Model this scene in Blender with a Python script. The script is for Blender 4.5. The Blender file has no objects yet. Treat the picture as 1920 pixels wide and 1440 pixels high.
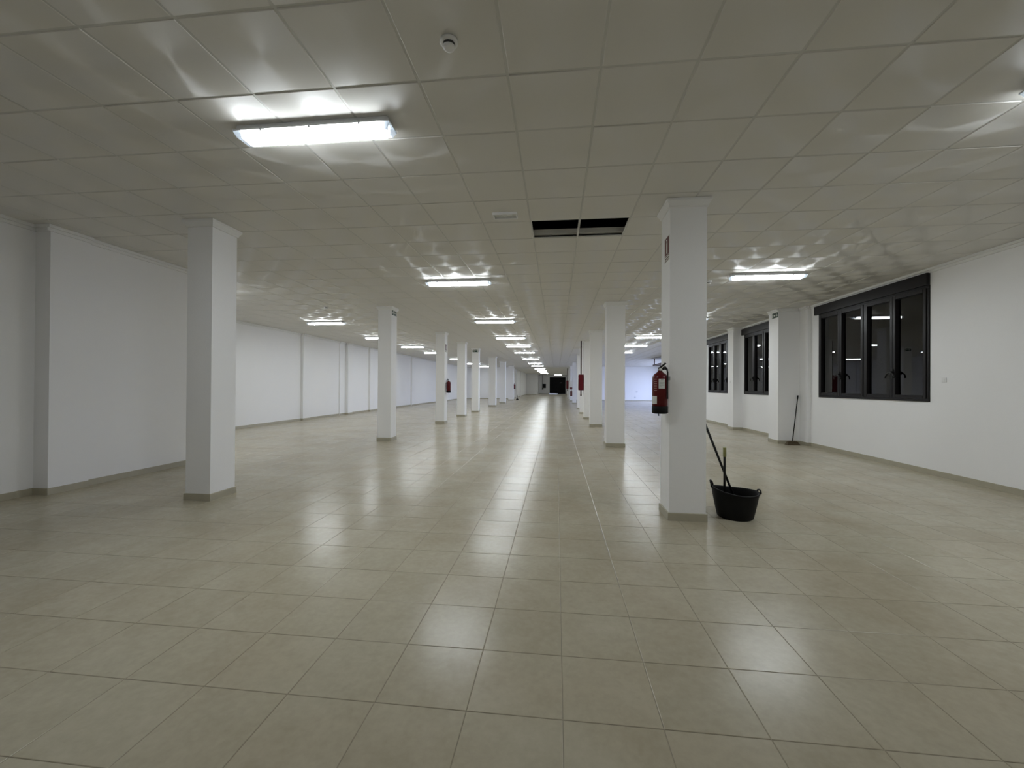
import bpy, math, random
from mathutils import Matrix, Vector, Euler

# ------------------------------------------------------------------ camera, world, exposure
scene = bpy.context.scene
random.seed(7)
CAMZ, CEIL = 1.4435, 3.4835
cam_data = bpy.data.cameras.new('camera')
cam_data.sensor_fit = 'HORIZONTAL'
cam_data.sensor_width = 36.0
cam_data.lens = 36.0 * 769.73 / 1920.0
cam_data.clip_end = 300
cam = bpy.data.objects.new('camera', cam_data)
scene.collection.objects.link(cam)
YAW, PITCH, ROLL = 0.1085, -0.0046, 0.0065
cy, sy = math.cos(YAW), math.sin(YAW)
cp, sp = math.cos(PITCH), math.sin(PITCH)
cr, sr = math.cos(ROLL), math.sin(ROLL)
Bm = Matrix(((1, 0, 0), (0, 0, -1), (0, 1, 0)))
Ry = Matrix(((cy, sy, 0), (-sy, cy, 0), (0, 0, 1)))
Rx = Matrix(((1, 0, 0), (0, cp, -sp), (0, sp, cp)))
Rz = Matrix(((cr, -sr, 0), (sr, cr, 0), (0, 0, 1)))
Rcv = Rz @ Rx @ Bm @ Ry                     # world -> camera (x right, y down, z forward)
Rw = Matrix((Rcv[0], -Rcv[1], -Rcv[2])).transposed()
cam.matrix_world = Matrix.Translation((0, 0, CAMZ)) @ Rw.to_4x4()
scene.camera = cam

world = bpy.data.worlds.new('world')
scene.world = world
world.use_nodes = True
bg = world.node_tree.nodes['Background']
bg.inputs['Color'].default_value = (0.52, 0.63, 1.0, 1)
bg.inputs['Strength'].default_value = 7.0
LAMP = 71.0                                  # strength of the lit tubes' diffusers

vs = scene.view_settings
vs.view_transform = 'Standard'
vs.look = 'None'
vs.exposure = 0.0
vs.gamma = 1.0
vs.use_curve_mapping = False
scene.cycles.max_bounces = 8
scene.cycles.diffuse_bounces = 5
scene.cycles.glossy_bounces = 4
scene.cycles.transparent_max_bounces = 12
scene.cycles.caustics_reflective = False
scene.cycles.caustics_refractive = False
scene.cycles.sample_clamp_indirect = 6.0

col = scene.collection

# ------------------------------------------------------------------ materials
def mat(name, color, rough=0.6, metal=0.0, spec=0.5, bump=None, mottle=None, emit=None):
    m = bpy.data.materials.new(name)
    m.use_nodes = True
    nt = m.node_tree
    b = nt.nodes['Principled BSDF']
    b.inputs['Base Color'].default_value = (*color, 1)
    b.inputs['Roughness'].default_value = rough
    b.inputs['Metallic'].default_value = metal
    b.inputs['Specular IOR Level'].default_value = spec
    geo = nt.nodes.new('ShaderNodeNewGeometry')
    if mottle:
        scale, amt = mottle
        n = nt.nodes.new('ShaderNodeTexNoise')
        n.inputs['Scale'].default_value = scale
        n.inputs['Detail'].default_value = 4
        nt.links.new(geo.outputs['Position'], n.inputs['Vector'])
        mx = nt.nodes.new('ShaderNodeMix')
        mx.data_type = 'RGBA'
        mx.inputs[6].default_value = (*[c * (1 - amt) for c in color], 1)
        mx.inputs[7].default_value = (*[min(1, c * (1 + amt)) for c in color], 1)
        nt.links.new(n.outputs['Fac'], mx.inputs[0])
        nt.links.new(mx.outputs[2], b.inputs['Base Color'])
    if bump:
        scale, strength, dist = bump
        n = nt.nodes.new('ShaderNodeTexNoise')
        n.inputs['Scale'].default_value = scale
        n.inputs['Detail'].default_value = 3
        nt.links.new(geo.outputs['Position'], n.inputs['Vector'])
        bp = nt.nodes.new('ShaderNodeBump')
        bp.inputs['Strength'].default_value = strength
        bp.inputs['Distance'].default_value = dist
        nt.links.new(n.outputs['Fac'], bp.inputs['Height'])
        nt.links.new(bp.outputs['Normal'], b.inputs['Normal'])
    if emit:
        b.inputs['Emission Color'].default_value = (*emit[0], 1)
        b.inputs['Emission Strength'].default_value = emit[1]
    return m

M = {}
M['wall'] = mat('white_wall_paint', (0.88, 0.88, 0.885), 0.75, spec=0.25, bump=(90, 0.25, 0.004), mottle=(0.8, 0.02))
M['cornice'] = mat('white_plaster', (0.82, 0.82, 0.81), 0.7, spec=0.25)
M['skirting'] = mat('beige_ceramic_skirting', (0.42, 0.39, 0.30), 0.4, mottle=(9, 0.10))
M['grout'] = mat('brown_grout', (0.28, 0.25, 0.19), 0.85, mottle=(2.5, 0.45))
M['grid'] = mat('grid_bar_white', (0.60, 0.60, 0.575), 0.45)
M['slab'] = mat('plenum_concrete', (0.16, 0.155, 0.15), 0.9, mottle=(3, 0.2))
M['beam'] = mat('plenum_joist', (0.88, 0.86, 0.80), 0.6)
M['white'] = mat('white_plastic', (0.80, 0.80, 0.80), 0.35)
M['housing'] = mat('grey_white_housing', (0.72, 0.73, 0.74), 0.4)
M['holder'] = mat('lamp_holder', (0.55, 0.58, 0.62), 0.5)
M['lamp'] = mat('lit_diffuser', (0.9, 0.9, 0.9), 0.5, emit=((0.94, 0.995, 1.03), LAMP))
M['lampside'] = mat('lit_diffuser_side', (0.9, 0.9, 0.9), 0.5, emit=((0.94, 0.995, 1.03), LAMP * 0.36))
M['frame'] = mat('bronze_black_aluminium', (0.011, 0.0095, 0.010), 0.30, spec=0.2)
M['shutter'] = mat('dark_shutter_slats', (0.07, 0.068, 0.07), 0.5, mottle=(2, 0.15))
M['black'] = mat('black_rubber', (0.005, 0.005, 0.005), 0.6, spec=0.2, mottle=(14, 0.4))
M['stick'] = mat('black_painted_stick', (0.006, 0.006, 0.006), 0.4, spec=0.3)
M['olive'] = mat('olive_grip', (0.30, 0.30, 0.12), 0.5)
M['red'] = mat('red_enamel', (0.105, 0.005, 0.008), 0.35, spec=0.3)
M['darkred'] = mat('dark_red_paint', (0.115, 0.004, 0.010), 0.45, spec=0.25)
M['pipe'] = mat('dark_red_pipe', (0.035, 0.006, 0.009), 0.5, spec=0.25)
M['label'] = mat('paper_label', (0.72, 0.74, 0.72), 0.6)
M['ink'] = mat('printed_ink', (0.05, 0.05, 0.05), 0.6)
M['signred'] = mat('sign_red', (0.10, 0.018, 0.016), 0.5)
M['signgreen'] = mat('sign_dark_green', (0.012, 0.045, 0.025), 0.5)
M['signwhite'] = mat('sign_white', (0.72, 0.74, 0.68), 0.5)
M['gate'] = mat('black_sheet_metal', (0.004, 0.004, 0.0042), 0.5, spec=0.12)
M['steel'] = mat('dull_steel', (0.35, 0.35, 0.36), 0.4, metal=0.8)
M['bristle'] = mat('brown_bristles', (0.075, 0.055, 0.03), 0.9, mottle=(60, 0.5))
M['ground'] = mat('pale_concrete', (0.5, 0.5, 0.5), 0.9, mottle=(1.5, 0.1))
M['brownframe'] = mat('brown_steel_frame', (0.10, 0.06, 0.05), 0.5)
M['plaster'] = mat('smooth_plaster_ceiling', (0.78, 0.78, 0.76), 0.8, spec=0.2)

def glass_mat():
    m = bpy.data.materials.new('window_glass')
    m.use_nodes = True
    nt = m.node_tree
    nt.nodes.clear()
    out = nt.nodes.new('ShaderNodeOutputMaterial')
    mix = nt.nodes.new('ShaderNodeMixShader')
    tr = nt.nodes.new('ShaderNodeBsdfTransparent')
    tr.inputs['Color'].default_value = (0.86, 0.88, 0.88, 1)
    gl = nt.nodes.new('ShaderNodeBsdfGlossy')
    gl.inputs['Roughness'].default_value = 0.01
    fr = nt.nodes.new('ShaderNodeFresnel')
    fr.inputs['IOR'].default_value = 1.65
    nt.links.new(fr.outputs[0], mix.inputs[0])
    nt.links.new(tr.outputs[0], mix.inputs[1])
    nt.links.new(gl.outputs[0], mix.inputs[2])
    nt.links.new(mix.outputs[0], out.inputs[0])
    return m
M['glass'] = glass_mat()

def clear_mat():
    m = bpy.data.materials.new('clear_lamp_cover')
    m.use_nodes = True
    nt = m.node_tree
    nt.nodes.clear()
    out = nt.nodes.new('ShaderNodeOutputMaterial')
    mix = nt.nodes.new('ShaderNodeMixShader')
    mix.inputs[0].default_value = 0.45
    tr = nt.nodes.new('ShaderNodeBsdfTransparent')
    pb = nt.nodes.new('ShaderNodeBsdfPrincipled')
    pb.inputs['Base Color'].default_value = (0.80, 0.86, 0.92, 1)
    pb.inputs['Roughness'].default_value = 0.15
    nt.links.new(tr.outputs[0], mix.inputs[1])
    nt.links.new(pb.outputs[0], mix.inputs[2])
    nt.links.new(mix.outputs[0], out.inputs[0])
    return m
M['clear'] = clear_mat()

FT, FX, FY = 0.4248, -0.3903, 1.7965          # floor tile pitch and origin
CT, CX, CYO = 0.6, -0.3315, 2.6571            # ceiling tile pitch and origin

def floor_tile_mat():
    m = bpy.data.materials.new('beige_stoneware_tile')
    m.use_nodes = True
    nt = m.node_tree
    L = nt.links
    b = nt.nodes['Principled BSDF']
    geo = nt.nodes.new('ShaderNodeNewGeometry')
    off = nt.nodes.new('ShaderNodeVectorMath'); off.operation = 'SUBTRACT'
    off.inputs[1].default_value = (FX, FY, 0)
    L.new(geo.outputs['Position'], off.inputs[0])
    sc = nt.nodes.new('ShaderNodeVectorMath'); sc.operation = 'MULTIPLY'
    sc.inputs[1].default_value = (1 / FT, 1 / FT, 0)
    L.new(off.outputs[0], sc.inputs[0])
    fl = nt.nodes.new('ShaderNodeVectorMath'); fl.operation = 'FLOOR'
    L.new(sc.outputs[0], fl.inputs[0])
    wn = nt.nodes.new('ShaderNodeTexWhiteNoise'); wn.noise_dimensions = '2D'
    L.new(fl.outputs[0], wn.inputs['Vector'])
    n1 = nt.nodes.new('ShaderNodeTexNoise')
    n1.inputs['Scale'].default_value = 7.0
    n1.inputs['Detail'].default_value = 6
    n1.inputs['Roughness'].default_value = 0.62
    # shift the cloud pattern from tile to tile
    sh = nt.nodes.new('ShaderNodeVectorMath'); sh.operation = 'MULTIPLY_ADD'
    L.new(wn.outputs['Color'], sh.inputs[0])
    sh.inputs[1].default_value = (9, 9, 9)
    L.new(geo.outputs['Position'], sh.inputs[2])
    L.new(sh.outputs[0], n1.inputs['Vector'])
    n2 = nt.nodes.new('ShaderNodeTexNoise')
    n2.inputs['Scale'].default_value = 1.1
    n2.inputs['Detail'].default_value = 2
    L.new(geo.outputs['Position'], n2.inputs['Vector'])
    a = nt.nodes.new('ShaderNodeMath'); a.operation = 'MULTIPLY_ADD'
    L.new(n1.outputs['Fac'], a.inputs[0]); a.inputs[1].default_value = 0.75
    a2 = nt.nodes.new('ShaderNodeMath'); a2.operation = 'MULTIPLY'
    L.new(wn.outputs['Value'], a2.inputs[0]); a2.inputs[1].default_value = 0.25
    L.new(a2.outputs[0], a.inputs[2])
    rp = nt.nodes.new('ShaderNodeValToRGB')
    rp.color_ramp.elements[0].position = 0.25
    rp.color_ramp.elements[0].color = (0.412, 0.376, 0.285, 1)
    rp.color_ramp.elements[1].position = 0.75
    rp.color_ramp.elements[1].color = (0.478, 0.438, 0.340, 1)
    dr = nt.nodes.new('ShaderNodeMapRange')
    dr.inputs[1].default_value = 0.36; dr.inputs[2].default_value = 0.60
    dr.inputs[3].default_value = 0.0; dr.inputs[4].default_value = 1.0
    L.new(n2.outputs['Fac'], dr.inputs[0])
    dm = nt.nodes.new('ShaderNodeMix'); dm.data_type = 'RGBA'; dm.blend_type = 'MULTIPLY'
    dm.inputs[0].default_value = 1.0
    dc = nt.nodes.new('ShaderNodeMix'); dc.data_type = 'RGBA'
    dc.inputs[6].default_value = (0.93, 0.90, 0.87, 1)
    dc.inputs[7].default_value = (1.02, 1.02, 1.02, 1)
    L.new(dr.outputs[0], dc.inputs[0])
    L.new(rp.outputs[0], dm.inputs[6])
    L.new(dc.outputs[2], dm.inputs[7])
    L.new(dm.outputs[2], b.inputs['Base Color'])
    r = nt.nodes.new('ShaderNodeMapRange')
    r.inputs[1].default_value = 0.3; r.inputs[2].default_value = 0.7
    r.inputs[3].default_value = 0.20; r.inputs[4].default_value = 0.27
    L.new(n1.outputs['Fac'], r.inputs[0])
    L.new(r.outputs[0], b.inputs['Roughness'])
    n3 = nt.nodes.new('ShaderNodeTexNoise')
    n3.inputs['Scale'].default_value = 26.0
    n3.inputs['Detail'].default_value = 5
    n3.inputs['Roughness'].default_value = 0.6
    L.new(sh.outputs[0], n3.inputs['Vector'])
    bp = nt.nodes.new('ShaderNodeBump')
    bp.inputs['Strength'].default_value = 0.055
    bp.inputs['Distance'].default_value = 0.0022
    b.inputs['Specular IOR Level'].default_value = 0.20
    L.new(n3.outputs['Fac'], bp.inputs['Height'])
    a3 = nt.nodes.new('ShaderNodeMath'); a3.operation = 'MULTIPLY_ADD'
    L.new(n3.outputs['Fac'], a3.inputs[0]); a3.inputs[1].default_value = 0.9
    L.new(a.outputs[0], a3.inputs[2])
    a4 = nt.nodes.new('ShaderNodeMath'); a4.operation = 'SUBTRACT'
    L.new(a3.outputs[0], a4.inputs[0]); a4.inputs[1].default_value = 0.45
    L.new(a4.outputs[0], rp.inputs[0])
    L.new(bp.outputs['Normal'], b.inputs['Normal'])
    return m
M['floor_tile'] = floor_tile_mat()

def ceiling_tile_mat():
    # vinyl-faced panel with a circular brushed sheen: anisotropy runs around each panel's centre
    m = bpy.data.materials.new('ceiling_panel')
    m.use_nodes = True
    nt = m.node_tree
    L = nt.links
    b = nt.nodes['Principled BSDF']
    b.inputs['Base Color'].default_value = (0.67, 0.655, 0.615, 1)
    b.inputs['Roughness'].default_value = 0.62
    b.inputs['IOR'].default_value = 2.25
    b.inputs['Specular IOR Level'].default_value = 1.0
    b.inputs['Anisotropic'].default_value = 1.0
    uv = nt.nodes.new('ShaderNodeUVMap')
    s = nt.nodes.new('ShaderNodeVectorMath'); s.operation = 'SUBTRACT'
    s.inputs[1].default_value = (0.5, 0.5, 0)
    L.new(uv.outputs[0], s.inputs[0])
    nn = nt.nodes.new('ShaderNodeVectorMath'); nn.operation = 'NORMALIZE'
    c = nt.nodes.new('ShaderNodeVectorMath'); c.operation = 'CROSS_PRODUCT'
    c.inputs[1].default_value = (0, 0, 1)
    L.new(s.outputs[0], c.inputs[0])
    L.new(c.outputs[0], nn.inputs[0])
    L.new(nn.outputs[0], b.inputs['Tangent'])
    geo = nt.nodes.new('ShaderNodeNewGeometry')
    n = nt.nodes.new('ShaderNodeTexNoise')
    n.inputs['Scale'].default_value = 160
    L.new(geo.outputs['Position'], n.inputs['Vector'])
    bp = nt.nodes.new('ShaderNodeBump')
    bp.inputs['Strength'].default_value = 0.06
    bp.inputs['Distance'].default_value = 0.002
    L.new(n.outputs['Fac'], bp.inputs['Height'])
    L.new(bp.outputs['Normal'], b.inputs['Normal'])
    return m
M['ceiling_tile'] = ceiling_tile_mat()

# ------------------------------------------------------------------ mesh helpers
class MB:
    def __init__(self):
        self.v, self.f, self.smooth = [], [], []
    def quad_strip(self, rings, closed=True, cap0=True, cap1=True, smooth=False):
        n = len(rings[0]); b0 = len(self.v)
        for r in rings:
            self.v.extend([tuple(p) for p in r])
        for i in range(len(rings) - 1):
            for j in range(n if closed else n - 1):
                k = (j + 1) % n
                self.f.append((b0 + i * n + j, b0 + i * n + k, b0 + (i + 1) * n + k, b0 + (i + 1) * n + j))
                self.smooth.append(smooth)
        if cap0:
            self.f.append(tuple(b0 + j for j in range(n - 1, -1, -1))); self.smooth.append(False)
        if cap1:
            e = b0 + (len(rings) - 1) * n
            self.f.append(tuple(e + j for j in range(n))); self.smooth.append(False)
        return self
    def box(self, x0, x1, y0, y1, z0, z1, bev=0.0):
        if bev <= 0:
            r = lambda z: [(x0, y0, z), (x1, y0, z), (x1, y1, z), (x0, y1, z)]
            return self.quad_strip([r(z0), r(z1)])
        b = bev
        def r(z, i):
            return [(x0 + i, y0 + b, z), (x0 + b, y0 + i, z), (x1 - b, y0 + i, z), (x1 - i, y0 + b, z),
                    (x1 - i, y1 - b, z), (x1 - b, y1 - i, z), (x0 + b, y1 - i, z), (x0 + i, y1 - b, z)]
        def r2(z):
            return [(x0 + b, y0 + b, z)] * 2 + [(x1 - b, y0 + b, z)] * 2 + [(x1 - b, y1 - b, z)] * 2 + [(x0 + b, y1 - b, z)] * 2
        e = b * 0.5
        def inset(z):
            return [(x0 + e, y0 + b + e, z), (x0 + b + e, y0 + e, z), (x1 - b - e, y0 + e, z), (x1 - e, y0 + b + e, z),
                    (x1 - e, y1 - b - e, z), (x1 - b - e, y1 - e, z), (x0 + b + e, y1 - e, z), (x0 + e, y1 - b - e, z)]
        return self.quad_strip([inset(z0), r(z0 + e, 0), r(z1 - e, 0), inset(z1)])
    def rects(self, levels):
        # stack of rectangles (x0,x1,y0,y1,z)
        return self.quad_strip([[(a, c, z), (b, c, z), (b, d, z), (a, d, z)] for a, b, c, d, z in levels])
    def tube(self, pts, r, n=10, smooth=True, r1=None):
        pts = [Vector(p) for p in pts]
        rings = []
        up = None
        for i, p in enumerate(pts):
            t = (pts[min(i + 1, len(pts) - 1)] - pts[max(i - 1, 0)]).normalized()
            if up is None:
                up = t.orthogonal().normalized()
            u = (up - t * up.dot(t)).normalized()
            w = t.cross(u)
            up = u
            rr = r if r1 is None else r + (r1 - r) * i / (len(pts) - 1)
            rings.append([p + (u * math.cos(2 * math.pi * k / n) + w * math.sin(2 * math.pi * k / n)) * rr for k in range(n)])
        return self.quad_strip(rings, smooth=smooth)
    def lathe(self, c, prof, n=24, axis='z', smooth=True, sx=1.0, sy=1.0, cap0=True, cap1=True):
        rings = []
        for r, h in prof:
            ring = []
            for k in range(n):
                a = 2 * math.pi * k / n
                x, y = r * math.cos(a) * sx, r * math.sin(a) * sy
                if axis == 'z': ring.append((c[0] + x, c[1] + y, c[2] + h))
                elif axis == 'x': ring.append((c[0] + h, c[1] + x, c[2] + y))
                else: ring.append((c[0] + y, c[1] + h, c[2] + x))
            rings.append(ring)
        return self.quad_strip(rings, smooth=smooth, cap0=cap0, cap1=cap1)
    def prism(self, poly, plane, d0, d1):
        # polygon in a plane ('x': (y,z); 'y': (x,z); 'z': (x,y)) extruded between d0 and d1
        def P(p, d):
            return (d, p[0], p[1]) if plane == 'x' else (p[0], d, p[1]) if plane == 'y' else (p[0], p[1], d)
        return self.quad_strip([[P(p, d0) for p in poly], [P(p, d1) for p in poly]])
    def mesh(self, name, material, origin=(0, 0, 0), recalc=True):
        me = bpy.data.meshes.new(name)
        ox, oy, oz = origin
        me.from_pydata([(x - ox, y - oy, z - oz) for x, y, z in self.v], [], self.f)
        me.polygons.foreach_set('use_smooth', self.smooth)
        if material is not None:
            me.materials.append(material)
        if recalc:
            import bmesh
            bm = bmesh.new(); bm.from_mesh(me)
            bmesh.ops.remove_doubles(bm, verts=bm.verts, dist=1e-6)
            bmesh.ops.recalc_face_normals(bm, faces=bm.faces)
            bm.to_mesh(me); bm.free()
        me.update()
        return me
    def build(self, name, material, parent=None, origin=None):
        # vertices are given in world space; a child's are stored relative to its parent's origin
        if origin is None:
            origin = WORLD.get(parent.name, (0, 0, 0)) if parent else (0, 0, 0)
        o = bpy.data.objects.new(name, self.mesh(name, material, origin))
        col.objects.link(o)
        if parent:
            o.parent = parent
            WORLD[o.name] = tuple(origin)
        else:
            o.location = origin
            WORLD[o.name] = tuple(origin)
        return o

WORLD = {}
def tag(o, label, cat, group=None):
    o['label'] = label
    o['category'] = cat
    if group: o['group'] = group
    return o
def thing(name, label, cat, loc, group=None):
    o = bpy.data.objects.new(name, None)
    o.empty_display_size = 0.1
    col.objects.link(o)
    o.location = loc
    WORLD[o.name] = tuple(loc)
    return tag(o, label, cat, group)
def struct(o, label=None):
    o['kind'] = 'structure'
    if label: o['label'] = label
    return o
def copy_thing(root, loc, label, group=None, skip=()):
    c = root.copy(); col.objects.link(c)
    c.location = loc
    c['label'] = label
    if group: c['group'] = group
    for ch in list(root.children):
        if ch.name.split('.')[0] in skip: continue
        d = ch.copy(); col.objects.link(d); d.parent = c
        for g in list(ch.children):
            e = g.copy(); col.objects.link(e); e.parent = d
    return c

# ------------------------------------------------------------------ the hall's outline
XL, XLN, XR = -10.2, -6.55, 6.27        # far left wall, near left wall, right wall
YB = -1.7                               # wall behind the camera
YLE = 7.0                               # end of the near left wall
YRE = 18.6                              # end of the right wall, start of the loading bay
XA, YA = 10.4, 42.5                     # loading bay: right wall and end wall
YE = 44.5                               # end of the wide hall
XFL, XFR = -5.0, 1.78                   # narrow far part
YF1, YF2, XFS = 68.0, 76.0, -3.3        # its end walls
ZT = 4.3                                # slab over the suspended ceiling
T = 0.25

def inside(x, y):
    """True where there is hall floor."""
    if y < YB or y > YF2: return False
    if y < YLE: return -6.75 < x < XR
    if y < YRE: return XL < x < XR
    if y < YA: return XL < x < XA
    if y < YE: return XL < x < XFR
    if y < YF1: return XFL < x < XFR
    return XFS < x < XFR
def touches(x0, x1, y0, y1):
    return any(inside(x, y) for x in (x0, (x0 + x1) / 2, x1) for y in (y0, (y0 + y1) / 2, y1))

def vis_size(x, y, z, s):
    d = Vector((x, y, z - CAMZ))
    q = Rcv @ d
    if q.z < 0.3: return -1
    px, py = 960 + 769.73 * q.x / q.z, 720 + 769.73 * q.y / q.z
    m = 769.73 * s / q.z
    if px < -m or px > 1920 + m or py < -m or py > 1440 + m: return -1
    return 1.0 / q.z

# ---- floor
fb = MB()
for (a, b, c, d) in ((-6.75, XR, YB, YLE), (XL, XR, YLE, YRE), (XL, XA, YRE, YA), (XL, XFR, YA, YE), (XFL, XFR, YE, YF1), (XFS, XFR, YF1, YF2)):
    fb.box(a - 0.05, b + 0.05, c, d, -0.15, -0.0022)
floor = struct(fb.build('floor', M['grout']))

def tile_mesh(name, s, h, bev, drop, up, material):
    """one tile centred on the origin, face at z=0; up=+1 faces up, -1 faces down"""
    a = s / 2; b = a - bev
    m = MB()
    lv = [(a, -h), (a, -drop), (b, 0.0)]
    m.quad_strip([[(-q, -q, z * up), (q, -q, z * up), (q, q, z * up), (-q, q, z * up)] for q, z in lv])
    return m
def add_uv(me, s):
    uvl = me.uv_layers.new(name='UVMap')
    for lp in me.loops:
        co = me.vertices[lp.vertex_index].co
        uvl.data[lp.index].uv = (co.x / s + 0.5, co.y / s + 0.5)

def tile_field(parent, part, pitch, ox, oy, gap, z, up, proto, material, limit, skip=(), ymax=1e9, tilt=0.0, uv=False, clip=None):
    cells = []
    i0, i1 = int((-11 - ox) / pitch) - 1, int((11 - ox) / pitch) + 1
    j0, j1 = int((YB - oy) / pitch) - 1, int((min(ymax, YF2) - oy) / pitch) + 1
    for i in range(i0, i1 + 1):
        for j in range(j0, j1 + 1):
            if (i, j) in skip: continue
            x, y = ox + (i + 0.5) * pitch, oy + (j + 0.5) * pitch
            if oy + (j + 1) * pitch > ymax + 0.01: continue
            if not touches(x - pitch / 2 + 0.03, x + pitch / 2 - 0.03, y - pitch / 2 + 0.03, y + pitch / 2 - 0.03): continue
            cells.append((vis_size(x, y, z, pitch), i, j, x, y))
    cells.sort(key=lambda c: -c[0])
    near = [c for c in cells[:limit] if c[0] > 0]
    rest = cells[len(near):]
    me = proto.mesh(part, material)
    if uv: add_uv(me, pitch)
    rnd = random.Random(3)
    def jit():
        return (rnd.gauss(0, tilt), rnd.gauss(0, tilt))
    for v, i, j, x, y in near:
        o = bpy.data.objects.new(part, me)
        a, b = jit()
        o.location = (x, y, z)
        o.rotation_euler = (a, b, 0)
        o.parent = parent
        col.objects.link(o)
    # the rest, joined
    V, F = [], []
    pv = [tuple(v.co) for v in me.vertices]
    pf = [tuple(p.vertices) for p in me.polygons]
    UV = []
    for v, i, j, x, y in rest:
        a, b = jit()
        k = len(V)
        for (px, py, pz) in pv:
            V.append((x + px, y + py, z + pz - px * b + py * a))
        F.extend([tuple(q + k for q in f) for f in pf])
    rm = bpy.data.meshes.new(part)
    rm.from_pydata(V, [], F)
    rm.materials.append(material)
    if uv:
        uvl = rm.uv_layers.new(name='UVMap')
        nv = len(pv)
        loops = [0] * len(rm.loops)
        rm.loops.foreach_get('vertex_index', loops)
        flat = []
        for li in loops:
            p = pv[li % nv]
            flat.extend((p[0] / pitch + 0.5, p[1] / pitch + 0.5))
        uvl.data.foreach_set('uv', flat)
    rm.update()
    ro = bpy.data.objects.new(part + 's', rm)
    ro.parent = parent
    ro['kind'] = 'stuff'
    col.objects.link(ro)
    return len(near), len(rest)

ftile = tile_mesh('floor_tile', FT - 0.0032, 0.008, 0.0025, 0.0012, 1, None)
tile_field(floor, 'floor_tile', FT, FX, FY, 0.004, 0.0, 1, ftile, M['floor_tile'], 300, tilt=0.0004)

# ---- ceiling: slab, grid bars and panels
cb = MB()
for (a, b, c, d) in ((-6.75, XR, YB, YLE), (XL, XR, YLE, YRE), (XL, XA, YRE, YA), (XL, XFR, YA, YE)):
    cb.box(a - 0.3, b + 0.3, c - 0.3, d + 0.3, ZT, ZT + 0.2)
ceiling = struct(cb.build('ceiling', M['slab']))
HOLES = {(0, 4), (1, 4)}
ctile = tile_mesh('ceiling_tile', CT - 0.016, 0.016, 0.004, 0.004, -1, None)
tile_field(ceiling, 'ceiling_tile', CT, CX, CYO, 0.02, CEIL - 0.004, -1, ctile, M['ceiling_tile'], 300, skip=HOLES, ymax=YE, tilt=0.003, uv=True)
BW = 0.024
def bar_part(m):
    m.build('grid_bar', M['grid'], ceiling)
for i in range(-17, 20):
    x = CX + i * CT
    if not (XL < x < XA): continue
    ys = [YB + (YE - YB) * k / 400 for k in range(401)]
    ok = [y for y in ys if inside(x, y)]
    if not ok: continue
    b = MB().box(x - BW / 2, x + BW / 2, min(ok), max(ok), CEIL, CEIL + 0.012)
    b.box(x - 0.0015, x + 0.0015, min(ok), max(ok), CEIL + 0.012, CEIL + 0.04)
    bar_part(b)
j = -12
while True:
    y = CYO + j * CT
    j += 1
    if y < YB: continue
    if y > YE: break
    xs = [XL - 0.5 + (XA - XL + 1) * k / 400 for k in range(401)]
    ok = [x for x in xs if inside(x, y)]
    b = MB().box(min(ok), max(ok), y - BW / 2, y + BW / 2, CEIL + 0.0005, CEIL + 0.012)
    bar_part(b)
# joist seen through the two missing panels
MB().box(-0.6, 1.2, 5.63, 5.69, 3.525, 3.59).build('plenum_joist', M['beam'], ceiling)
# smooth plaster ceiling over the narrow far part
c2 = MB().box(XFL - 0.1, XFR + 0.1, YE - 0.0, YF2 + 0.1, CEIL - 0.006, CEIL + 0.2)
struct(c2.build('ceiling', M['plaster']))

# ------------------------------------------------------------------ walls
def wall(name, boxes, m='wall'):
    b = MB()
    for bx in boxes: b.box(*bx)
    return struct(b.build(name, M[m]))
H0 = -0.1
wall('wall_left', [(-7.0, -6.72, YB - T, 4.61, H0, ZT),            # before the near pier
                   (-7.0, -6.50, 4.61, 5.07, H0, ZT),              # near pier
                   (-7.0, XLN, 5.07, YLE, H0, ZT),
                   (XL - T, XLN - 0.45, YLE - T, YLE, H0, ZT),     # return to the wide part
                   (XL - T, XL, YLE - T, YE + T, H0, ZT),
                   (XL, XL + 0.10, 15.45, 15.95, H0, ZT), (XL, XL + 0.05, 18.35, 18.6, H0, ZT),
                   (XL, XL + 0.13, 18.95, 19.4, H0, ZT), (XL, XL + 0.10, 21.4, 21.9, H0, ZT),
                   (XL, XL + 0.10, 27.9, 28.4, H0, ZT), (XL, XL + 0.10, 34.0, 34.5, H0, ZT)])
WIN = [(7.655, 10.60, 10.72), (11.86, 14.55, 14.68), (15.28, 17.83, 18.0)]   # y0, y1, end of shutter box
WZ0, WZ1 = 1.22, 3.20
rb = [(XR, XR + 0.3, YB - T, YRE, H0, WZ0), (XR, XR + 0.3, YB - T, YRE, WZ1, ZT)]
ye = YB - T
for y0, y1, _ in WIN:
    rb.append((XR, XR + 0.3, ye, y0, WZ0, WZ1)); ye = y1
rb.append((XR, XR + 0.3, ye, YRE, WZ0, WZ1))
PIL = [(6.19, 10.93, 11.27), (5.68, 11.27, 11.75), (5.97, 14.70, 15.15)]
for x, y0, y1 in PIL: rb.append((x, XR, y0, y1, H0, ZT))
rb.append((XR, XA + T, YRE - T, YRE, H0, ZT))
wall('wall_right', rb)
wall('wall_behind', [(-7.0, XR + 0.3, YB - T, YB, H0, ZT)])
GZ = 3.0
GATES = [(22.5, 31.2), (32.2, 41.4)]
wall('wall_bay', [(XA, XA + T, YRE, 22.5, H0, ZT), (XA, XA + T, 31.2, 32.2, H0, ZT), (XA, XA + T, 41.4, YA + T, H0, ZT),
                  (XA, XA + T, 22.5, 31.2, GZ, ZT), (XA, XA + T, 32.2, 41.4, GZ, ZT),
                  (XFR, XA + T, YA, YA + T, H0, ZT)])
wall('wall_back', [(XL - T, XFL, YE, YE + T, H0, ZT)])
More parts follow.
